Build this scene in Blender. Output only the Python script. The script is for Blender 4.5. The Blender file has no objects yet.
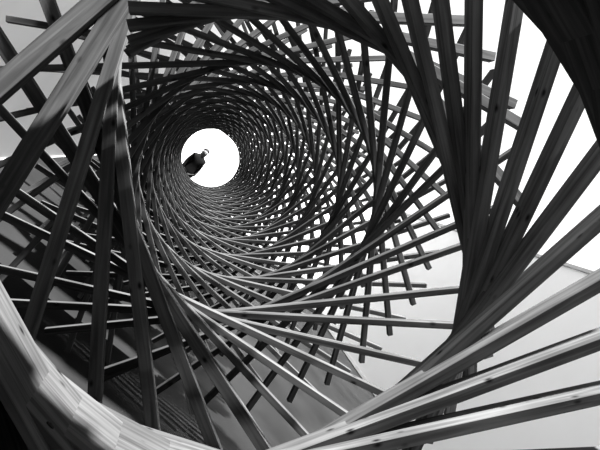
import bpy, bmesh, math, random
from mathutils import Vector, Matrix

random.seed(7)
scene = bpy.context.scene

# ------------------------------------------------------------------ camera
RAD = 1.00                        # inner radius of the timber spiral (m)
ALPHA = math.radians(46)          # the photographer held the camera tilted: plumb line in the frame
F_PX = 500.0
YAW, PITCH = -0.1914, 0.1494
CAM_X, CAM_Y = -0.3032 * RAD, -0.2900 * RAD
PITCH_TURN = 0.9706 * RAD         # advance per turn
Z_ZERO = 1.3469 * RAD             # depth of the plank at angle 0
Z_END = 16.1 * RAD
FLOOR_Z = -1.72


def axis_to_world(v):
    """(right, down, forward) measured along the tunnel axis, level with the frame -> world."""
    ca, sa = math.cos(ALPHA), math.sin(ALPHA)
    return Vector((v[0] * sa + v[1] * ca, v[2], v[0] * ca - v[1] * sa))


cy, sy = math.cos(YAW), math.sin(YAW)
cp, sp = math.cos(PITCH), math.sin(PITCH)
RM = Matrix(((1, 0, 0), (0, cp, -sp), (0, sp, cp))) @ Matrix(((cy, 0, sy), (0, 1, 0), (-sy, 0, cy)))
cam_right = axis_to_world(RM[0])
cam_down = axis_to_world(RM[1])
cam_fwd = axis_to_world(RM[2])
cam = bpy.data.cameras.new('camera')
cam.sensor_fit = 'HORIZONTAL'
cam.sensor_width = 36.0
cam.lens = F_PX / 600.0 * 36.0
cam.clip_start = 0.02
cam_o = bpy.data.objects.new('camera', cam)
m = Matrix((cam_right, -cam_down, -cam_fwd)).transposed().to_4x4()
m.translation = axis_to_world((CAM_X, CAM_Y, 0))
cam_o.matrix_world = m
scene.collection.objects.link(cam_o)
scene.camera = cam_o

# ------------------------------------------------------------------ sky, sun, exposure
world = bpy.data.worlds.new('overcast_sky')
scene.world = world
world.use_nodes = True
wn = world.node_tree.nodes
wn['Background'].inputs['Color'].default_value = (1, 1, 1, 1)
wn['Background'].inputs['Strength'].default_value = 1.3

sun = bpy.data.lights.new('sun', 'SUN')
sun.energy = 56.0
sun.angle = math.radians(2.0)
sun_o = bpy.data.objects.new('sun', sun)
SUN_FROM = Vector((0.02, -0.105, 1.0))
sun_o.rotation_euler = (-SUN_FROM).to_track_quat('-Z', 'Y').to_euler()
sun_o.location = (6, -6, 9)
scene.collection.objects.link(sun_o)

fill = bpy.data.lights.new('end_wall_fill', 'AREA')      # added lamp, out of view, that whitens the end wall
fill.shape = 'RECTANGLE'
fill.size, fill.size_y = 8.0, 1.0
fill.energy = 900.0
fill_o = bpy.data.objects.new('end_wall_fill', fill)
fill_o.location = (1.5, 21.0, 3.6)
fill_o.rotation_euler = Vector((0, 4.0, -3.6)).to_track_quat('-Z', 'Y').to_euler()
scene.collection.objects.link(fill_o)

scene.view_settings.view_transform = 'Standard'
scene.view_settings.look = 'None'
scene.view_settings.exposure = 0.0
scene.view_settings.gamma = 1.0
scene.view_settings.use_curve_mapping = False


# ------------------------------------------------------------------ materials
def new_mat(name, base, rough=0.7, spec=0.3):
    mt = bpy.data.materials.new(name)
    mt.use_nodes = True
    b = mt.node_tree.nodes['Principled BSDF']
    b.inputs['Base Color'].default_value = (base, base, base, 1)
    b.inputs['Roughness'].default_value = rough
    b.inputs['Specular IOR Level'].default_value = spec
    return mt, mt.node_tree, b


def ramp(nt, lo, hi, p0=0.0, p1=1.0):
    r = nt.nodes.new('ShaderNodeValToRGB')
    r.color_ramp.elements[0].position = p0
    r.color_ramp.elements[1].position = p1
    r.color_ramp.elements[0].color = (lo, lo, lo, 1)
    r.color_ramp.elements[1].color = (hi, hi, hi, 1)
    return r


def wood_material():
    """Rough-sawn pine: grain and knots along the u direction stored per plank."""
    mt, nt, b = new_mat('rough_sawn_pine', 0.3, 0.7, 0.04)
    N, L = nt.nodes, nt.links
    at = N.new('ShaderNodeAttribute'); at.attribute_name = 'grain'       # (along, across, plank seed)
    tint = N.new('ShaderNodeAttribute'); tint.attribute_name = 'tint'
    mp = N.new('ShaderNodeMapping'); mp.inputs['Scale'].default_value = (1.6, 34, 1)
    L.new(at.outputs['Vector'], mp.inputs['Vector'])
    n1 = N.new('ShaderNodeTexNoise'); n1.inputs['Scale'].default_value = 1.0
    n1.inputs['Detail'].default_value = 5; n1.inputs['Distortion'].default_value = 0.6
    L.new(mp.outputs['Vector'], n1.inputs['Vector'])
    r1 = ramp(nt, 0.50, 1.30, 0.34, 0.66)
    L.new(n1.outputs['Fac'], r1.inputs['Fac'])
    mp2 = N.new('ShaderNodeMapping'); mp2.inputs['Scale'].default_value = (6, 11, 1)
    L.new(at.outputs['Vector'], mp2.inputs['Vector'])
    vo = N.new('ShaderNodeTexVoronoi'); vo.inputs['Scale'].default_value = 1.0
    L.new(mp2.outputs['Vector'], vo.inputs['Vector'])
    r2 = ramp(nt, 0.10, 1.0, 0.05, 0.17)
    L.new(vo.outputs['Distance'], r2.inputs['Fac'])
    n3 = N.new('ShaderNodeTexNoise'); n3.inputs['Scale'].default_value = 2.2; n3.inputs['Detail'].default_value = 3
    L.new(at.outputs['Vector'], n3.inputs['Vector'])
    r3 = ramp(nt, 0.75, 1.2, 0.3, 0.7)
    L.new(n3.outputs['Fac'], r3.inputs['Fac'])
    prev = None
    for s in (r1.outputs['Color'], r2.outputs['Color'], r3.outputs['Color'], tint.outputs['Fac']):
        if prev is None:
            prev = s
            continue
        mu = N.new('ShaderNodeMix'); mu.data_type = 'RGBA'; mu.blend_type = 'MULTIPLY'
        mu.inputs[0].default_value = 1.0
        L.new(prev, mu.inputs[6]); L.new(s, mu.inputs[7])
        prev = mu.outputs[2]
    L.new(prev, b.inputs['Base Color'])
    bp = N.new('ShaderNodeBump'); bp.inputs['Strength'].default_value = 0.25; bp.inputs['Distance'].default_value = 0.002
    L.new(n1.outputs['Fac'], bp.inputs['Height'])
    L.new(bp.outputs['Normal'], b.inputs['Normal'])
    return mt


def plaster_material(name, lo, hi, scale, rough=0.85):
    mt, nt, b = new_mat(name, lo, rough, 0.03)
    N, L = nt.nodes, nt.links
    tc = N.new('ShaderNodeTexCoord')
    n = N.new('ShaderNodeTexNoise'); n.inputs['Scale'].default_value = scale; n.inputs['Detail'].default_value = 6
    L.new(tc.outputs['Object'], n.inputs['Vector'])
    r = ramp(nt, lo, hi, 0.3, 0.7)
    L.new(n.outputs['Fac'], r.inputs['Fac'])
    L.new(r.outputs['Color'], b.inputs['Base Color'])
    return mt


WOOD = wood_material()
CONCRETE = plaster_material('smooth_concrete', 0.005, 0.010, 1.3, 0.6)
DARK_KNOT = plaster_material('dark_knot', 0.004, 0.010, 40.0, 0.9)
WHITE = plaster_material('white_plaster', 0.86, 0.90, 0.8)
GREY = plaster_material('dark_grey_plaster', 0.20, 0.24, 0.9)
PALE = plaster_material('pale_grey_plaster', 0.66, 0.74, 0.9)
COPING = plaster_material('zinc_coping', 0.45, 0.5, 3.0, 0.5)


# ------------------------------------------------------------------ helpers
def link(name, me, mat, parent=None):
    o = bpy.data.objects.new(name, me)
    if mat: me.materials.append(mat)
    scene.collection.objects.link(o)
    if parent:
        o.parent = parent
        o.matrix_parent_inverse = Matrix.Translation(-parent.location)
    return o


def box_obj(name, lo, hi, mat, parent=None, kind=None):
    me = bpy.data.meshes.new(name)
    bm = bmesh.new()
    bmesh.ops.create_cube(bm, size=1)
    for v in bm.verts:
        for i in range(3):
            v.co[i] = lo[i] if v.co[i] < 0 else hi[i]
    bm.to_mesh(me); bm.free()
    o = link(name, me, mat, parent)
    if kind: o['kind'] = kind
    return o


# ------------------------------------------------------------------ the walled yard
X0, X1, Y0, Y1, TOP = -2.0, 7.5, -3.0, 25.0, 3.84
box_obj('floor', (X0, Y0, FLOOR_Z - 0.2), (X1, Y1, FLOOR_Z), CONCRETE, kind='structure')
box_obj('wall_right', (X1, Y0, FLOOR_Z - 0.2), (X1 + 0.2, Y1, TOP), WHITE, kind='structure')
box_obj('wall_left', (X0 - 0.2, Y0, FLOOR_Z - 0.2), (X0, Y1, TOP), PALE, kind='structure')
box_obj('wall_back', (X0 - 0.2, Y1, FLOOR_Z - 0.2), (X1 + 0.2, Y1 + 0.2, TOP), WHITE, kind='structure')
box_obj('wall_front', (X0 - 0.2, Y0 - 0.2, FLOOR_Z - 0.2), (X1 + 0.2, Y0, TOP), GREY, kind='structure')  # unseen wall behind the camera, added in dark grey to limit light
box_obj('trim_1', (X1 - 0.06, Y0, TOP), (X1 + 0.26, Y1, TOP + 0.08), COPING, kind='structure')

box_obj('baseboard_right', (X1 - 0.02, Y0, FLOOR_Z), (X1, Y1, FLOOR_Z + 0.09), WHITE, kind='structure')
box_obj('baseboard_left', (X0, Y0, FLOOR_Z), (X0 + 0.02, Y1, FLOOR_Z + 0.05), GREY, kind='structure')

# ------------------------------------------------------------------ the timber spiral
STEP = math.radians(10.74)             # each board is turned this much from the one before
SPACING = PITCH_TURN * STEP / (2 * math.pi)
RADIAL, AXIAL = 0.060, 0.064           # board section: across the ring, along the tunnel
LEAN = -0.10
TAIL_R, HEAD_R = 1.53 * RAD, 1.76 * RAD    # how far out the two ends of a board reach
K0 = -35
TH_A = 384.25
# the hand-nailed boards near the mouth: turn (degrees) and distance of each from the tunnel's axis
NEAR = {-10: (280.0, 1.10), -9: (289.4, 1.06), -8: (300.0, 1.04), -7: (312.7, 1.07), -6: (326.5, 1.12),
        -5: (339.4, 1.15), -4: (347.0, 1.10), -3: (356.8, 1.05), -2: (365.8, 1.015), -1: (373.9, 0.988),
        0: (380.1, 0.935), 1: (389.4, 0.925), 2: (407.5, 0.975), 3: (425.4, 0.975), 4: (431.4, 0.948),
        5: (443.0, 0.935), 6: (452.0, 0.93), 7: (461.0, 0.94), 8: (470.0, 0.95), 9: (479.0, 0.96), 10: (487.0, 0.98),
        11: (493.4, 1.22), 12: (507.8, 1.07), 13: (521.5, 0.908), 14: (534.9, 0.774), 15: (544.0, 0.675),
        16: (557.6, 0.67), 17: (570.3, 0.697), 18: (579.9, 0.71), 19: (593.1, 0.745), 20: (602.4, 0.72),
        21: (615.2, 0.757), 22: (625.4, 0.725), 23: (634.6, 0.705), 24: (648.3, 0.735), 25: (652.9, 0.69),
        26: (664.2, 0.71), 27: (674.8, 0.755)}
STEP_D = math.degrees(STEP)


def turn_and_reach(k):
    """Angle (degrees) and distance from the axis of board k."""
    if k in NEAR:
        return NEAR[k]
    if k < -10:
        th = 280.0 + (k + 10) * STEP_D
        r = {-11: 1.13, -12: 1.08}.get(k, 1.03)
        if -30 < k < -17:
            r += 0.30 * min(1.0, (k + 30) / 3, (-17 - k) / 3)
        return th, r
    th = 674.8 + (k - 27) * STEP_D
    z = Z_ZERO + PITCH_TURN * (TH_A + k * STEP_D) / 360
    t = min(1.0, max(0.0, (z / RAD - 4.5) / 11.6))
    r = (1 - t) * (0.81 + 0.08 * math.cos(math.radians(th - 45))) + t * (0.875 + 0.05 * math.cos(math.radians(th - 150)))
    return th, r


tunnel = bpy.data.objects.new('spiral_tunnel', None)
scene.collection.objects.link(tunnel)
tunnel.location = (0, 8, FLOOR_Z)
tunnel['label'] = 'long open tunnel of overlapping wooden planks twisting in a spiral'
tunnel['category'] = 'sculpture'


def np_interp(x, xs, ys):
    if x <= xs[0]: return ys[0]
    for j in range(1, len(xs)):
        if x <= xs[j]:
            return ys[j - 1] + (ys[j] - ys[j - 1]) * (x - xs[j - 1]) / (xs[j] - xs[j - 1])
    return ys[-1]


def plank_frame(i):
    k = K0 + i
    deg, reach = turn_and_reach(k)
    th = math.radians(deg)
    z = Z_ZERO + PITCH_TURN * (TH_A + k * STEP_D) / 360
    rad = axis_to_world((math.cos(th), -math.sin(th), 0))
    tan = axis_to_world((-math.sin(th), -math.cos(th), 0))
    ax = Vector((0, 1, 0))
    return rad, tan, ax, rad * (RAD * reach) + ax * z


def add_plank(bm, i, vals, rng):
    rad, tan, ax, c = plank_frame(i)
    reach = RAD * turn_and_reach(K0 + i)[1]
    a0 = -math.sqrt(TAIL_R ** 2 - reach ** 2) * rng.uniform(0.99, 1.01)
    a1 = math.sqrt(HEAD_R ** 2 - reach ** 2) * rng.uniform(0.99, 1.01)
    if 12 <= K0 + i <= 22:
        a0 -= 0.5 * RAD
    if -11 <= K0 + i <= -5:
        a1 += 0.3 * RAD
    if 6 <= K0 + i <= 10:
        a1 = (0.58, 0.45, 0.32, 0.19, 0.07)[K0 + i - 6] * RAD                                  # five short boards over the shoulder
    if K0 + i < -26:
        a0 *= 0.35                                       # the boards at the very mouth are short on one side
    for sgn in (-1, 1):                                  # boards that reach the floor are cut off on it
        end = a1 if sgn > 0 else a0
        zf = c.z + rad.z * RADIAL * 0.5 + tan.z * end
        if zf < FLOOR_Z + 0.03 and abs(tan.z) > 0.05:
            end += (FLOOR_Z + 0.03 - zf) / tan.z
        xf = c.x + rad.x * RADIAL * 0.5 + tan.x * end
        if xf < X0 + 0.05 and abs(tan.x) > 0.05:
            end += (X0 + 0.05 - xf) / tan.x
        if sgn > 0: a1 = end
        else: a0 = end
    k = K0 + i
    wide = float(np_interp(k, (-27, -24, -15, -11, -8, 0, 10, 30), (3.0, 5.5, 5.0, 1.7, 1.35, 1.05, 0.82, 0.66)))   # heavier boards at the mouth
    slim = float(np_interp(k, (-16, -10, 0, 8, 30), (0.5, 1.1, 0.97, 0.76, 0.62)))
    if 13 <= k <= 17:
        wide, slim = 1.15, 1.15
    if k in (11, 12):                                    # two broad boards
        wide, slim = 1.5, 1.5
    w = RADIAL * slim * rng.uniform(0.97, 1.03)
    t = AXIAL * wide * 0.5
    back = 0.05 - t                                      # the inner rims of the boards line up
    tilt = rng.uniform(-0.006, 0.006)
    off = rng.uniform(-0.004, 0.004)
    seed = rng.uniform(0, 60)
    tn = rng.uniform(0.85, 1.2) * np_interp(k, (-13, -10, 2, 8, 30), (0.031, 0.068, 0.068, 0.047, 0.040))  # random board tone times a depth grading that puts light level into colour
    ch = 0.0025
    prof = [(0, -t + ch), (ch, -t), (w - ch, -t), (w, -t + ch), (w, t - ch), (w - ch, t), (ch, t), (0, t - ch)]
    grain = bm.loops.layers.float_vector.get('grain') or bm.loops.layers.float_vector.new('grain')
    tint = bm.loops.layers.float.get('tint') or bm.loops.layers.float.new('tint')
    rings = []
    for s in (a0, a1):
        rings.append([bm.verts.new(c + rad * (p[0] + off + s * tilt) + tan * s + ax * (p[1] + back + s * LEAN)) for p in prof])
    n = len(prof)
    faces = []
    for k in range(n):
        f = bm.faces.new((rings[0][k], rings[0][(k + 1) % n], rings[1][(k + 1) % n], rings[1][k]))
        va = prof[k][0] + prof[k][1] * 1.3
        vb = prof[(k + 1) % n][0] + prof[(k + 1) % n][1] * 1.3
        for lp, uv in zip(f.loops, ((a0, va), (a0, vb), (a1, vb), (a1, va))):
            lp[grain] = (uv[0] + seed, uv[1] + seed * 0.37, 0)
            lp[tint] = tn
    for rg, s in ((rings[0][::-1], a0), (rings[1], a1)):
        f = bm.faces.new(rg)
        for lp in f.loops:
            lp[grain] = (seed, seed, 0)
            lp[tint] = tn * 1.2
    return bm


N_ALL = int((Z_END - Z_ZERO - PITCH_TURN * TH_A / 360) / SPACING) - K0
N_PART = 100
rng = random.Random(3)
for i in range(N_PART):
    bm = bmesh.new()
    add_plank(bm, i, None, rng)
    bmesh.ops.recalc_face_normals(bm, faces=bm.faces)
    me = bpy.data.meshes.new('plank')
    bm.to_mesh(me); bm.free()
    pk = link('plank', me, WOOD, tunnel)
    if K0 + i == -16:                                    # a dark broken knot on the pale board beside the mouth
        rad, tan, ax, c = plank_frame(i)
        face = min(v.co.dot(rad) for v in me.vertices)
        p0 = Vector((-0.166, 1.674, -1.02))
        p0 = p0 + rad * (face - p0.dot(rad))
        kb = bmesh.new()
        shape = [(0.016, 0.0), (0.012, 0.005), (0.004, 0.005), (0.002, 0.010), (-0.006, 0.009), (-0.007, 0.004),
                 (-0.017, 0.003), (-0.015, -0.004), (-0.004, -0.006), (0.010, -0.005)]
        lo_ring = [kb.verts.new(p0 + tan * a + ax * b + rad * 0.003) for a, b in shape]
        hi_ring = [kb.verts.new(p0 + tan * a * 0.9 + ax * b * 0.9 - rad * 0.0025) for a, b in shape]
        for j in range(len(shape)):
            j2 = (j + 1) % len(shape)
            kb.faces.new((lo_ring[j], lo_ring[j2], hi_ring[j2], hi_ring[j]))
        kb.faces.new(hi_ring)
        kb.faces.new(lo_ring[::-1])
        bmesh.ops.recalc_face_normals(kb, faces=kb.faces)
        km = bpy.data.meshes.new('knot')
        kb.to_mesh(km); kb.free()
        ko = bpy.data.objects.new('knot', km)
        km.materials.append(DARK_KNOT)
        scene.collection.objects.link(ko)
        ko.parent = pk
        ko.matrix_parent_inverse = Matrix.Translation((0, 0, 0))
        ko['label'] = 'dark broken knot in the pale board'
bm = bmesh.new()
for i in range(N_PART, N_ALL):
    add_plank(bm, i, None, rng)
bmesh.ops.recalc_face_normals(bm, faces=bm.faces)
me = bpy.data.meshes.new('far_planks')
bm.to_mesh(me); bm.free()
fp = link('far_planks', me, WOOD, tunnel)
fp['kind'] = 'stuff'


# ------------------------------------------------------------------ the person at the far opening
def skin_mesh(name, nodes, links, mat, root=0, sub=2):
    """One continuous surface grown along a skeleton; nodes = (x, y, z, rx, ry)."""
    me = bpy.data.meshes.new(name)
    me.from_pydata([n[:3] for n in nodes], links, [])
    o = link(name, me, mat)
    md = o.modifiers.new('skin', 'SKIN')
    md.use_smooth_shade = True
    for i, n in enumerate(nodes):
        sv = me.skin_vertices[0].data[i]
        sv.radius = (n[3], n[4] if len(n) > 4 else n[3])
        sv.use_root = i == root
    sb = o.modifiers.new('subdivision', 'SUBSURF')
    sb.levels = sub; sb.render_levels = sub
    dg = bpy.context.evaluated_depsgraph_get()
    m2 = bpy.data.meshes.new_from_object(o.evaluated_get(dg))
    m2.name = name
    o.modifiers.clear()
    o.data = m2
    bpy.data.meshes.remove(me)
    for p in m2.polygons: p.use_smooth = True
    return o


def cloth_mat(name, v, rough=0.9):
    mt, nt, b = new_mat(name, v, rough, 0.05)
    tc = nt.nodes.new('ShaderNodeTexCoord')
    n = nt.nodes.new('ShaderNodeTexNoise'); n.inputs['Scale'].default_value = 60
    nt.links.new(tc.outputs['Object'], n.inputs['Vector'])
    r = ramp(nt, v * 0.8, v * 1.2, 0.3, 0.7)
    nt.links.new(n.outputs['Fac'], r.inputs['Fac'])
    nt.links.new(r.outputs['Color'], b.inputs['Base Color'])
    return mt


SKIN = cloth_mat('skin', 0.10, 0.6)
JACKET = cloth_mat('black_cloth', 0.003)
TROUSER = cloth_mat('dark_grey_cloth', 0.02)
HAIR = cloth_mat('dark_hair', 0.006, 0.6)
SHOE = cloth_mat('black_leather', 0.02, 0.4)

# joints, metres above the soles; the figure faces -y
J, E = [], []
def node(x, y, z, rx, ry=None, to=None):
    J.append((x, y, z, rx, ry or rx))
    if to is not None: E.append((to, len(J) - 1))
    return len(J) - 1
pel = node(0, 0, 0.95, 0.200, 0.145)
wst = node(0, 0.005, 1.12, 0.180, 0.130, pel)
chs = node(0, 0, 1.32, 0.205, 0.145, wst)
shd = node(0, 0.01, 1.45, 0.150, 0.105, chs)
nck = node(0, 0.005, 1.57, 0.074, 0.074, shd)
eye = node(0.010, -0.015, 1.70, 0.122, 0.138, nck)
crn = node(0.016, 0.0, 1.80, 0.098, 0.112, eye)
arms = {}
for sx in (-1, 1):
    a = node(sx * 0.190, 0.01, 1.44, 0.080, 0.080, shd)
    b = node(sx * 0.232, 0.03, 1.15, 0.060, 0.060, a)
    c = node(sx * 0.225, -0.03, 0.90, 0.030, 0.026, b)
    h = node(sx * 0.225, -0.045, 0.83, 0.022, 0.042, c)
    for q, (dy, ln) in enumerate(((-0.034, 0.070), (-0.012, 0.080), (0.011, 0.074), (0.032, 0.058))):
        k1 = node(sx * 0.225, -0.047 + dy, 0.775, 0.009, 0.009, h)
        k2 = node(sx * 0.217, -0.050 + dy, 0.775 - ln * 0.55, 0.008, 0.008, k1)
        node(sx * 0.203, -0.052 + dy, 0.775 - ln, 0.007, 0.007, k2)
    t1 = node(sx * 0.213, -0.088, 0.835, 0.011, 0.011, h)
    node(sx * 0.203, -0.105, 0.795, 0.009, 0.009, t1)
    p = node(sx * 0.095, 0, 0.86, 0.088, 0.092, pel)
    kn = node(sx * 0.105, -0.01, 0.50, 0.058, 0.060, p)
    an = node(sx * 0.110, 0.02, 0.09, 0.038, 0.042, kn)
    node(sx * 0.120, -0.13, 0.035, 0.036, 0.026, an)
person = skin_mesh('person', J, E, SKIN)
person['label'] = 'person in a black jacket standing at the far round opening'
person['category'] = 'person'

J, E = [], []
hem = node(0, 0, 0.70, 0.240, 0.180)
w1 = node(0, 0, 0.95, 0.228, 0.168, hem)
w2 = node(0, 0.005, 1.12, 0.220, 0.158, w1)
c2 = node(0, 0, 1.32, 0.245, 0.175, w2)
s2 = node(0, 0.01, 1.47, 0.205, 0.145, c2)
s3 = node(0, 0.008, 1.56, 0.110, 0.105, s2)
node(0, 0.005, 1.61, 0.100, 0.098, s3)
for sx in (-1, 1):
    a = node(sx * 0.185, 0.01, 1.445, 0.098, 0.098, s2)
    b = node(sx * 0.234, 0.03, 1.15, 0.078, 0.078, a)
    node(sx * 0.226, -0.034, 0.86, 0.060, 0.060, b)
jk = skin_mesh('jacket', J, E, JACKET); jk.parent = person
J, E = [], []
h2 = node(0, 0, 0.98, 0.180, 0.140)
for sx in (-1, 1):
    p = node(sx * 0.095, 0, 0.86, 0.130, 0.135, h2)
    kn = node(sx * 0.105, -0.01, 0.50, 0.095, 0.098, p)
    node(sx * 0.110, 0.015, 0.07, 0.078, 0.082, kn)
tr = skin_mesh('trousers', J, E, TROUSER); tr.parent = person
for sx in (-1, 1):
    J, E = [], []
    a = node(sx * 0.110, 0.04, 0.045, 0.044, 0.044)
    b = node(sx * 0.114, -0.05, 0.043, 0.046, 0.042, a)
    node(sx * 0.122, -0.16, 0.034, 0.042, 0.032, b)
    sh = skin_mesh('shoe', J, E, SHOE); sh.parent = person
J, E = [], []
a = node(0.014, 0.060, 1.66, 0.085, 0.075)
b = node(0.018, 0.035, 1.77, 0.128, 0.128, a)
node(0.022, -0.030, 1.855, 0.100, 0.092, b)
hr = skin_mesh('hair', J, E, HAIR); hr.parent = person
for sx in (-1, 1):
    J, E = [], []
    a = node(0.010 + sx * 0.088, 0.005, 1.675, 0.012, 0.022)
    node(0.010 + sx * 0.096, 0.012, 1.720, 0.014, 0.026, a)
    er = skin_mesh('ear', J, E, SKIN, sub=1); er.parent = person
    J, E = [], []
    a = node(0.010 + sx * 0.028, -0.112, 1.715, 0.013, 0.010)
    node(0.010 + sx * 0.042, -0.108, 1.715, 0.013, 0.010, a)
    ey = skin_mesh('eye', J, E, HAIR, sub=1); ey.parent = person
J, E = [], []
a = node(0.010, -0.108, 1.712, 0.012, 0.012)
node(0.010, -0.132, 1.675, 0.020, 0.016, a)
no = skin_mesh('nose', J, E, SKIN, sub=1); no.parent = person
J, E = [], []
a = node(-0.016, -0.104, 1.638, 0.010, 0.007)
node(0.036, -0.104, 1.638, 0.010, 0.007, a)
mo = skin_mesh('mouth', J, E, TROUSER, sub=1); mo.parent = person
person.location = (-0.29, 17.0, FLOOR_Z)
person.rotation_euler = (0, 0, math.radians(14))
